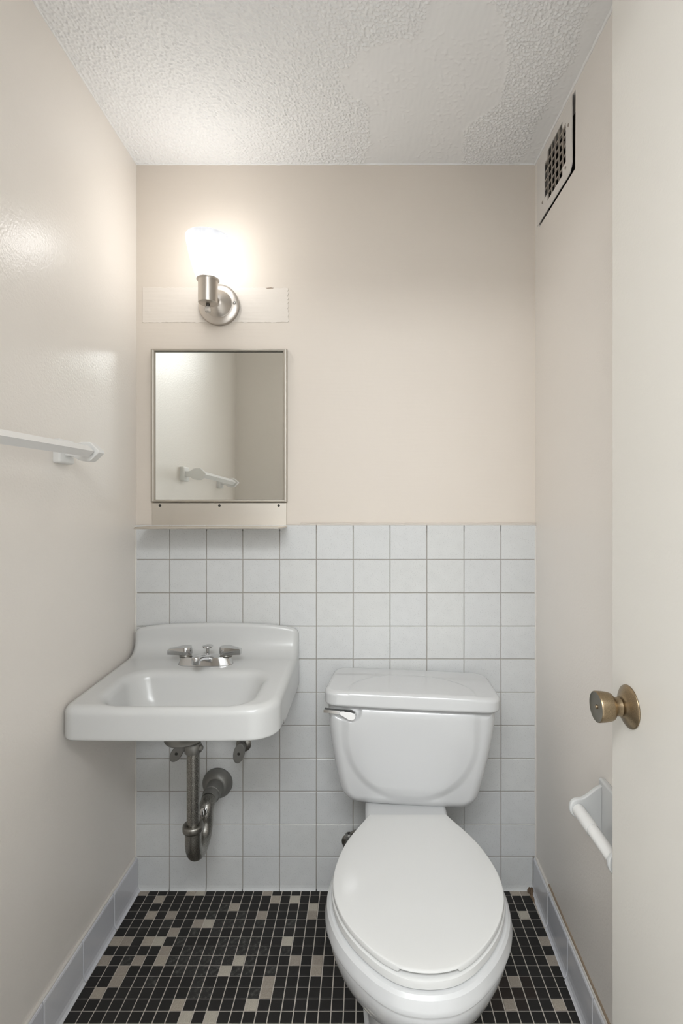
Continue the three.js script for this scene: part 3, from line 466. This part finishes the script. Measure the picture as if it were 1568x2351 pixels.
// ---------- drain trap ----------
{
  const za = 0.240, zc = 0.132, t = thing('drain_trap', 'tarnished chrome drain pipe and trap hanging below the sink', 'drain pipe', [SX, 0.25, 0.12]);
  const rT = 0.0168, rB = 0.0215, ym = 0.305, rad = (za - zc) / 2, arc = [];
  part('tailpiece', lathe([[0.0225, 0.622], [0.0225, 0.606], [rT, 0.604], [rT, 0.335]].reverse().map(([r, y]) => [r, y]), V(SX, 0, za), V(0, 1, 0), 36), agedChrome, t);
  part('drain_flange', lathe([[0, 0.560], [0.030, 0.562], [0.047, 0.567], [0.050, 0.572], [0.030, 0.588], [0, 0.590]].map(([r, y]) => [r, y]), V(SX - 0.026, 0.014, za + 0.0), V(0, 1, 0), 40), leadPipe, t);
  part('top_nut', lathe([[0.0165, 0.535], [0.0225, 0.537], [0.0225, 0.555], [0.019, 0.562], [0.0165, 0.562]].map(([r, y]) => [r, y + 0.012]), V(SX, 0, za), V(0, 1, 0), 12), leadPipe, t);
  part('lift_rod_screw', [lathe([[0, 0], [0.0085, 0], [0.0085, 0.008], [0.005, 0.012], [0, 0.012]], V(SX + 0.016, 0.562, za + 0.004), V(1, 0, 0.2), 20)], leadPipe, t);
  for (let i = 0; i <= 20; i++) { const a = i / 20 * Math.PI; arc.push(V(SX, ym - rad * Math.sin(a), (za + zc) / 2 + rad * Math.cos(a))); }
  const bend = new THREE.CatmullRomCurve3([V(SX, 0.345, za), V(SX, 0.325, za), ...arc, V(SX, 0.318, zc), V(SX, 0.327, zc - 0.004), V(SX, 0.334, zc - 0.011), V(SX, 0.337, zc - 0.022), V(SX, 0.3385, zc - 0.034)], false, 'centripetal');
  part('trap_bend', new THREE.TubeGeometry(bend, 110, rB, 28, false), agedChrome, t);
  part('slip_nut', lathe([[rT, -0.004], [0.0262, -0.003], [0.0278, 0.001], [0.0278, 0.010], [0.0262, 0.014], [0.021, 0.016], [rT, 0.0145]].map(([r, y]) => [r, y + 0.3385]), V(SX, 0, za), V(0, 1, 0), 48), agedChrome, t);
  part('wall_arm', lathe([[0.0275, 0.0105], [0.0265, 0.03], [0.0255, 0.055], [0.0265, 0.066], [0.0265, 0.078], [0.0255, 0.080], [0.0235, 0.080], [0.0225, 0.102], [0.0205, 0.104]].map(([r, y]) => [r, y]), V(SX, 0.3405, 0), V(0, 0, 1), 40), leadPipe, t);
  part('wall_flange', lathe([[0, 0.0005], [0.0475, 0.0005], [0.047, 0.006], [0.042, 0.016], [0.034, 0.024], [0.0275, 0.028], [0, 0.028]], V(SX, 0.3405, 0.0102), V(0, 0, 1), 48), leadPipe, t);
  const plug = part('cleanout_plug', lathe([[0, 0], [0.0095, 0], [0.0095, 0.010], [0.011, 0.011], [0.011, 0.013], [0.009, 0.0145], [0, 0.0145]], V(SX, 0.330, zc + 0.008), V(0, 0.25, 1), 24), chrome, t, 'shiny cleanout plug with wing');
  part('wing', [rbox(SX - 0.0022, SX + 0.0022, 0.324, 0.341, zc + 0.022, zc + 0.030, 0.001)], chrome, plug);
}

// ---------- shutoff valves ----------
function stopValve(name, label, x, y, z, tilt, up, big = 1, handleMat = leadPipe) {
  const t = thing(name, label, 'valve', [x, y, 0.011]);
  part('escutcheon', lathe([[0, 0], [0.024, 0], [0.0235, 0.003], [0.014, 0.007], [0.0095, 0.008], [0, 0.008]], V(x, y, 0.0105), V(0, 0, 1), 32), agedChrome, t);
  part('valve_body', [lathe([[0.0075, 0.008], [0.0075, z - 0.045], [0.012, z - 0.043], [0.0125, z - 0.02], [0.010, z - 0.016], [0.006, z - 0.014], [0.006, z - 0.004]], V(x, y, 0.011), V(0, 0, 1), 24), lathe([[0.008, 0], [0.008, 0.022], [0.0115, 0.023], [0.0115, 0.034], [0.006, 0.036]], V(x, y, 0.011 + z - 0.032), V(0, 1, 0), 12)], leadPipe, t);
  const a = 0.0125 * big, b = 0.0235 * big, sh = new THREE.Shape(); sh.absellipse(0, 0, a, b, 0, 2 * Math.PI); 
  const g = boxUV(new THREE.ExtrudeGeometry(sh, { depth: 0.004, bevelEnabled: true, bevelThickness: 0.002, bevelSize: 0.002, bevelSegments: 3, curveSegments: 32 }).rotateZ(tilt).translate(x, y, 0.011 + z - 0.004));
  const h = part('handle', g, handleMat, t, 'oval metal handle');
  part('screw', lathe([[0, 0], [0.0042, 0], [0.0042, 0.0012], [0.0026, 0.0024], [0.001, 0.0014], [0, 0.0014]], V(x, y, 0.011 + z + 0.002), V(0, 0, 1), 18), darkMetal, h);
  part('supply_tube', tube(up, 0.0048, 40, 12), agedChrome, t);
}
stopValve('stop_valve', 'tilted oval-handled shutoff valve under the sink left of its drain pipe', -0.574, 0.463, 0.062, -0.6, [V(-0.574, 0.495, 0.04), V(-0.574, 0.55, 0.045), V(-0.545, 0.62, 0.09), V(SX - 0.0545, 0.655, 0.12)], 1.15);
stopValve('stop_valve', 'upright oval-handled shutoff valve under the sink right of its drain pipe', -0.384, 0.463, 0.062, -0.22, [V(-0.384, 0.495, 0.04), V(-0.384, 0.55, 0.045), V(-0.385, 0.62, 0.09), V(SX + 0.0545, 0.655, 0.12)], 1.2);

// ---------- toilet ----------
{
  const cx = 0.1125, t = thing('toilet', 'white two-piece toilet with closed seat lid and chrome flush lever', 'toilet', [cx, 0, 0.3]);
  // plan outline of seat and lid: half width at distance z from the wall
  const half = [[0.281, 0.102], [0.313, 0.1185], [0.345, 0.136], [0.372, 0.1495], [0.40, 0.1610], [0.428, 0.1695], [0.475, 0.1795], [0.515, 0.1825], [0.555, 0.1785], [0.588, 0.1690], [0.620, 0.1545], [0.655, 0.1315], [0.686, 0.1040], [0.710, 0.0760], [0.727, 0.0440], [0.7335, 0.0]];
  const ctl = [...half.map(([z, x]) => V(x, 0, z)), ...half.slice(0, -1).reverse().map(([z, x]) => V(-x, 0, z))];
  const curve = new THREE.CatmullRomCurve3(ctl, false, 'centripetal'), OUT = curve.getSpacedPoints(300).map((p) => [p.x, p.z]);
  for (let i = 1; i < 40; i++) OUT.push([lerp(-0.102, 0.102, i / 40), 0.281]);
  const OUTN = OUT.map((p, i) => { const a = OUT[(i + OUT.length - 1) % OUT.length], b = OUT[(i + 1) % OUT.length], l = Math.hypot(b[0] - a[0], b[1] - a[1]); return [(b[1] - a[1]) / l, -(b[0] - a[0]) / l]; });
  const sign = (() => { const m = OUT.findIndex((p) => p[0] > 0.17); return OUTN[m][0] > 0 ? 1 : -1; })();
  const ring = (off, y) => OUT.map((p, i) => [cx + p[0] + sign * OUTN[i][0] * off, typeof y === 'function' ? y(p, i) : y, p[1] + sign * OUTN[i][1] * off]);
  const shrink = (k, y) => OUT.map((p) => [cx + p[0] * k, y, 0.49 + (p[1] - 0.49) * k]);
  const L = (rings, o) => loft(rings.map((r) => r.slice().reverse()), o);
  const notch = (p) => (p[1] > 0.6 && Math.abs(p[0]) < 0.0545 ? 1 : 0);
  // lid with a down-turned rim that is cut away at the front
  const LT = 0.4055, rim = (p) => 0.3935 - 0.0 + notch(p) * 0.0062;
  part('seat_lid', creased(L([shrink(0.9, 0.3965), ring(-0.006, (p) => rim(p) + 0.001), ring(-0.004, rim), ring(-0.0005, (p) => rim(p) + 0.0005), ring(0, (p) => rim(p) + 0.002), ring(0, LT - 0.0045), ring(-0.001, LT - 0.002), ring(-0.004, LT), shrink(0.9, LT + 0.0006), shrink(0.6, LT + 0.0012)], { capTop: true, capBottom: true }), 0.6), seatPlastic, t, 'closed white plastic lid');
  part('seat', creased(L([shrink(0.8, 0.3725), ring(-0.004, 0.3725), ring(0.0015, 0.374), ring(0.0025, 0.380), ring(0.0015, 0.388), ring(-0.003, 0.3912), shrink(0.93, 0.3922), shrink(0.8, 0.392)], { capTop: true, capBottom: true }), 0.6), seatPlastic, t);
  for (const s of [-1, 1]) part('seat_hinge', [rbox(cx + s * 0.072 - 0.017, cx + s * 0.072 + 0.017, 0.380, 0.3915, 0.262, 0.2785, 0.004)], seatPlastic, t);
  // bowl: rim band, step, then the bowl running in to the foot
  const about = (s, sz, y, dz = 0, flat = 0) => OUT.map((p) => [cx + p[0] * s, y, 0.46 + dz + (p[1] - 0.46) * sz]);
  const big = (off, y) => ring(off, y);
  const foot = (hx, z0, z1, y, r = 0.09) => OUT.map((p) => { const a = Math.atan2(p[0] / 0.18, (p[1] - 0.5) / 0.23), c = Math.cos(a), s = Math.sin(a), e = 0.62; return [cx + hx * Math.sign(s) * Math.abs(s) ** e, y, (z0 + z1) / 2 + (z1 - z0) / 2 * Math.sign(c) * Math.abs(c) ** e]; });
  const mixr = (a, b, k) => a.map((p, i) => p.map((v, q) => lerp(v, b[i][q], k)));
  const F0 = foot(0.118, 0.10, 0.545, 0), FU = (y) => foot(0.112, 0.10, 0.535, y);
  const mids = [[0.318, 0.0], [0.297, 0.04], [0.27, 0.12], [0.24, 0.25], [0.21, 0.42], [0.18, 0.62], [0.155, 0.80], [0.135, 0.93]].map(([y, k]) => mixr(big(0.0095 - 0.004 * k, y), FU(y), k));
  part('bowl', [creased(L([F0.map(([x, , z]) => [x, 0.0005, z]), F0.map(([x, , z]) => [x, 0.012, z]), FU(0.02), FU(0.115), ...mids.reverse(), big(0.0095, 0.3285), big(0.0085, 0.3325), big(0.011, 0.3355), big(0.0155, 0.3375), big(0.0165, 0.3405), big(0.0158, 0.348), big(0.012, 0.364), big(0.007, 0.3695), big(-0.004, 0.3718), shrink(0.85, 0.372)], { capTop: true, capBottom: true }), 0.5),
    rbox(cx - 0.112, cx + 0.112, 0.20, 0.386, 0.045, 0.30, 0.012, 4), rbox(cx - 0.105, cx + 0.105, 0.02, 0.30, 0.09, 0.32, 0.03, 4)], porcelain, t);
  for (const s of [-1, 1]) part('bolt_cap', lathe([[0, 0.022], [0.008, 0.02], [0.013, 0.012], [0.014, 0]].reverse().map(([r, y]) => [r, y + 0.001]), V(cx + s * 0.125, 0, 0.30), V(0, 1, 0), 24), seatPlastic, t);
  // tank, turned a little and leaning to the right like the one in the photograph
  const tx = 0.1265, M = new THREE.Matrix4().makeTranslation(tx, 0.380, 0.125).multiply(new THREE.Matrix4().makeRotationFromEuler(new THREE.Euler(0, -0.062, -0.024, 'YXZ')));
  const tankHw = (y) => { const s = clamp((y - 0.0) / 0.275, 0, 1); return 0.182 + 0.051 * (1 - (1 - s) ** 1.6); };
  const tf = (x, y, z) => {   // own frame: x about the middle, y up from the tank's bottom, z from -0.095 (wall side) to 0.1
    const lim = tankHw(y), px = (Math.abs(x) - lim) * 0.985;
    let d = rcap(px, -y, 0.045); d = Math.max(d, y - 0.286);
    const u = rrect(x, y - 0.31, 0.184, 0.282, 0.172), proud = 0.0055 * (1 - sstep(u, -0.016, 0.008)), front = 0.0955 + 0.007 * (1 - (x / 0.22) ** 2) + 0.010 * clamp(y / 0.28, 0, 1) - 0.006;
    const lev = Math.hypot(Math.max(0, -(x + 0.165)) * 0.45 + Math.max(0, x + 0.165) * 1.1, (y - 0.268) * 1.0), dip = 0.008 * (1 - sstep(lev, 0.022, 0.034));
    const dz = z - front - proud + dip;
    d = rcap(d, dz * 0.97, 0.030);
    return rcap(d, -0.095 - z, 0.012);
  };
  part('tank', sdfMesh(tf, [-0.25, -0.012, -0.106], [0.25, 0.298, 0.125], 0.0036).applyMatrix4(M), porcelain, t);
  const lf = (x, y, z) => {
    const plan = rcap(Math.abs(x) - 0.2445 + 0.010 * (0.5 - z / 0.22), Math.max(z - 0.1185 - 0.004 * (1 - (x / 0.24) ** 2), -0.104 - z), 0.042);
    const el = Math.hypot(x / 0.175, (z - 0.095) / 0.135), top = 0.0405 + 0.0018 * (1 - (x / 0.24) ** 2) + 0.0012 * (1 - sstep(el, 0.97, 1.02));
    let d = rcap(plan, y - top, 0.0135);
    return rcap(d, -y, 0.008);
  };
  part('tank_lid', sdfMesh(lf, [-0.255, -0.01, -0.115], [0.255, 0.052, 0.132], 0.0032).applyMatrix4(new THREE.Matrix4().multiplyMatrices(M, new THREE.Matrix4().makeTranslation(0, 0.283, 0))), porcelain, t);
  // flush lever: pivot on the right, arm sweeping to the tank's left edge
  const lm = (g) => g.translate(-0.003, -0.006, 0).applyMatrix4(M), zq = 0.104;
  const lever = part('flush_lever', [lm(creased(new ConvexGeometry([
    ...[[-0.156, 0.249], [-0.149, 0.255], [-0.1465, 0.263], [-0.150, 0.2705], [-0.165, 0.2745], [-0.196, 0.2745], [-0.196, 0.2665], [-0.181, 0.2625], [-0.167, 0.250]].flatMap(([x, y]) => [V(x, y, zq - 0.004), V(lerp(x, -0.168, 0.12), lerp(y, 0.263, 0.12), zq + 0.008)])]), 0.5)),
    lm(creased(new ConvexGeometry([V(-0.180, 0.2655, zq - 0.002), V(-0.180, 0.2745, zq - 0.002), V(-0.180, 0.2655, zq + 0.0075), V(-0.180, 0.2745, zq + 0.006), V(-0.2365, 0.266, zq - 0.006), V(-0.2365, 0.277, zq - 0.006), V(-0.238, 0.2665, zq + 0.003), V(-0.238, 0.274, zq + 0.002)]), 0.5))], chrome, t);
  part('lever_stem', lm(lathe([[0.012, -0.012], [0.012, 0.002], [0, 0.003]], V(-0.163, 0.262, zq - 0.003), V(0, 0, 1), 24)), agedChrome, lever);
}
// supply valve behind the bowl, mostly hidden by the seat
stopValve('toilet_supply_valve', 'dark shutoff valve on the tiles peeking out behind the toilet seat', -0.050, 0.156, 0.05, 0.3, [V(-0.050, 0.183, 0.03), V(-0.036, 0.198, 0.032), V(0.0, 0.21, 0.034), V(0.022, 0.25, 0.034), V(0.025, 0.345, 0.036)], 1.1, darkMetal);

// ---------- towel bar on the left wall ----------
{
  const zA = 0.412, zB = 0.892, yA = 1.3445, yB = 1.3345, off = 0.0755, t = thing('towel_bar', 'white towel bar with diamond-section rod on the left wall', 'towel bar', [XL + leanL(1.34, 0.5), 1.34, 0.65]);
  const wx = (z) => XL + leanL(1.34, z), A = V(wx(zA) + off, yA, zA), B = V(wx(zB) + off, yB, zB), dir = B.clone().sub(A);
  for (const P of [A, B]) part('gap_shade_core', boxUV(new THREE.BoxGeometry(0.014, 0.014, 0.03).rotateZ(Math.PI / 4).translate(P.x, P.y, P.z + (P === A ? 0.006 : -0.006))), darkMetal, t, 'dark core standing for shade in the gap at the end of the rod');  // dark colour stands in for shade in the gaps at the rod ends
  const bar = new THREE.BoxGeometry(0.0188, 0.0188, dir.length() - 0.031); bar.rotateZ(Math.PI / 4).applyQuaternion(new THREE.Quaternion().setFromUnitVectors(V(0, 0, 1), dir.clone().normalize())).translate((A.x + B.x) / 2, (A.y + B.y) / 2, (A.z + B.z) / 2);
  part('bar', boxUV(bar), plastic, t);
  for (const [P, s] of [[A, -1], [B, 1]]) {
    const x0 = wx(P.z), hz = 0.0135;
    // side outline of the bracket: wall plate, neck, diamond head
    const sh = new THREE.Shape(); [[0.001, 0.011], [0.030, 0.011], [0.036, 0.0125], [0.048, 0.0205], [0.056, 0.0225], [0.074, 0.0225], [0.0785, 0.0195], [0.0965, 0.0025], [0.0965, -0.0025], [0.0785, -0.0195], [0.074, -0.0225], [0.056, -0.0225], [0.048, -0.0205], [0.036, -0.0125], [0.030, -0.011], [0.001, -0.011]].forEach(([x, y], i) => (i ? sh.lineTo(x, y) : sh.moveTo(x, y))); sh.closePath();
    const br = part('bracket', [boxUV(new THREE.ExtrudeGeometry(sh, { depth: 2 * hz - 0.004, bevelEnabled: true, bevelThickness: 0.002, bevelSize: 0.002, bevelOffset: -0.002, bevelSegments: 3 }).translate(x0, P.y, P.z - hz + 0.002 + s * 0.004))], plastic, t);
    part('wall_plate', rbox(x0 - 0.002, x0 + 0.017, P.y - 0.0285, P.y + 0.0285, P.z - 0.030 + s * 0.0, P.z + 0.030 + s * 0.0, 0.005, 4), plastic, br);
  }
}

// ---------- air vent high on the right wall ----------
{
  const t = thing('air_vent', 'painted square-hole vent cover coming loose by the ceiling', 'vent', [XR, 2.19, 0.17]);
  const z0 = VZ0 - 0.012, z1 = VZ1 - 0.017, y0 = VY0 + 0.0085, y1 = VY1 - 0.006 + 0.008, sh = new THREE.Shape();
  const rr = rng(31), edge = []; const add = (a, b, n, j) => { for (let i = 0; i < n; i++) edge.push([lerp(a[0], b[0], i / n) + (rr() - 0.5) * j, lerp(a[1], b[1], i / n) + (rr() - 0.5) * j]); };
  add([z0, y0], [z1 - 0.018, y0], 14, 0.0014); add([z1 - 0.014, y0 + 0.002], [z1, y0 + 0.018], 3, 0.0005); add([z1, y0 + 0.02], [z1, y1], 12, 0.0014); add([z1, y1], [z0, y1], 6, 0); add([z0, y1], [z0, y0], 6, 0);
  edge.forEach(([z, y], i) => (i ? sh.lineTo(z, y) : sh.moveTo(z, y))); sh.closePath();
  // square perforations, corners of the field left solid
  const gz0 = 0.089, gy0 = 2.1215, pz = 0.0278, py = 0.0253, bar = 0.0042;
  const gz1 = gz0 + 6 * pz - bar, gy1 = gy0 + 6 * py - bar, hole = new THREE.Path();
  [[gz0 + pz - bar, gy0], [gz1 - pz + bar, gy0], [gz1 - pz + bar, gy0 + py - bar], [gz1, gy0 + py - bar], [gz1, gy1 - py + bar], [gz1 - pz + bar, gy1 - py + bar], [gz1 - pz + bar, gy1], [gz0 + pz - bar, gy1], [gz0 + pz - bar, gy1 - py + bar], [gz0, gy1 - py + bar], [gz0, gy0 + py - bar], [gz0 + pz - bar, gy0 + py - bar]].reverse().forEach(([z, y], i) => (i ? hole.lineTo(z, y) : hole.moveTo(z, y)));
  hole.closePath(); sh.holes.push(hole);
  const face = new THREE.ExtrudeGeometry(sh, { depth: 0.0022, bevelEnabled: false });
  face.applyMatrix4(new THREE.Matrix4().makeBasis(V(0, 0, 1), V(0, 1, 0), V(-1, 0, 0)));   // (z, y) outline facing into the room
  part('cover_plate', boxUV(face.translate(XR - 0.0005, 0, 0)), ventPaint, t);
  // woven wire lattice right behind the holes
  const wires = []; for (let i = 1; i < 6; i++) wires.push(box(XR - 0.0012, XR + 0.0016, gy0 - 0.004, gy1 + 0.004, gz0 - bar + i * pz, gz0 + i * pz)); for (let j = 1; j < 6; j++) wires.push(box(XR - 0.0004, XR + 0.0022, gy0 - bar + j * py, gy0 + j * py, gz0 - 0.004, gz1 + 0.004));
  part('lattice', wires, meshMetal, t);
  part('bent_tab', [rbox(XR - 0.004, XR + 0.002, 2.196, 2.212, 0.226, 0.234, 0.001)], meshMetal, t);
  for (const [z, y] of [[0.073, 2.141], [0.27, 2.228], [0.25, 2.128]]) part('rivet', lathe([[0, 0], [0.004, 0], [0.0035, 0.0015], [0, 0.0018]], V(XR - 0.0027, y, z), V(-1, 0, 0), 14), meshMetal, t);
  const d = 0.1; part('duct', [box(XR + d, XR + d + 0.004, VY0, VY1, VZ0, VZ1), box(XR + 0.03, XR + d, VY0, VY0 + 0.002, VZ0, VZ1), box(XR + 0.03, XR + d, VY1 - 0.002, VY1, VZ0, VZ1), box(XR + 0.03, XR + d, VY0, VY1, VZ0, VZ0 + 0.002), box(XR + 0.03, XR + d, VY0, VY1, VZ1 - 0.002, VZ1), box(XR + 0.004, XR + 0.03, VY0, VY0 + 0.0012, VZ0, VZ1), box(XR + 0.004, XR + 0.03, VY0, VY1, VZ1 - 0.0012, VZ1)], ductDark, t);
}

// ---------- paper holder on the right wall ----------
{
  const z0 = 0.508, z1 = 0.682, yc = 0.553, t = thing('paper_holder', 'empty white ceramic toilet paper holder half hidden by the door', 'paper holder', [XR + leanR(0.55, 0.58), 0.55, 0.58]);
  const wx = XR + leanR(0.55, 0.55) ;
  part('wall_plate', rbox(wx - 0.010, wx + 0.004, 0.475, 0.618, z0 - 0.012, z1 + 0.024, 0.005, 4), sinkWhite, t);
  for (const z of [z0, z1]) {
    const sh = new THREE.Shape(); sh.moveTo(0.002, 0.605); sh.bezierCurveTo(0.020, 0.600, 0.034, 0.578, 0.050, 0.5775); sh.bezierCurveTo(0.064, 0.577, 0.070, 0.570, 0.070, 0.557); sh.bezierCurveTo(0.070, 0.543, 0.060, 0.538, 0.050, 0.5335); sh.bezierCurveTo(0.03, 0.525, 0.015, 0.508, 0.002, 0.502); sh.closePath();
    const g = new THREE.ExtrudeGeometry(sh, { depth: 0.004, bevelEnabled: true, bevelThickness: 0.003, bevelSize: 0.003, bevelOffset: -0.002, bevelSegments: 4, curveSegments: 14 }).translate(0, 0, -0.003);
    g.rotateY(Math.PI); g.translate(wx - 0.008, 0, z); part('arm', boxUV(g), sinkWhite, t);
  }
  const ax = wx - 0.008 - 0.0535, rollerL = z1 - z0 - 0.010, ro = part('roller', lathe([[0, 0], [0.0085, 0], [0.0132, 0.004], [0.0138, 0.06], [0.0138, 0.074], [0.0130, 0.0745]], V(ax, yc + 0.003, z0 + 0.004), V(0, 0, 1), 36), plastic, t, 'two-piece white plastic roller');
  part('roller_sleeve', lathe([[0.0124, 0.073], [0.0124, rollerL - 0.01], [0.008, rollerL - 0.002], [0, rollerL]], V(ax, yc + 0.003, z0 + 0.004), V(0, 0, 1), 36), plastic, ro);
}

renderer.render(scene, camera);
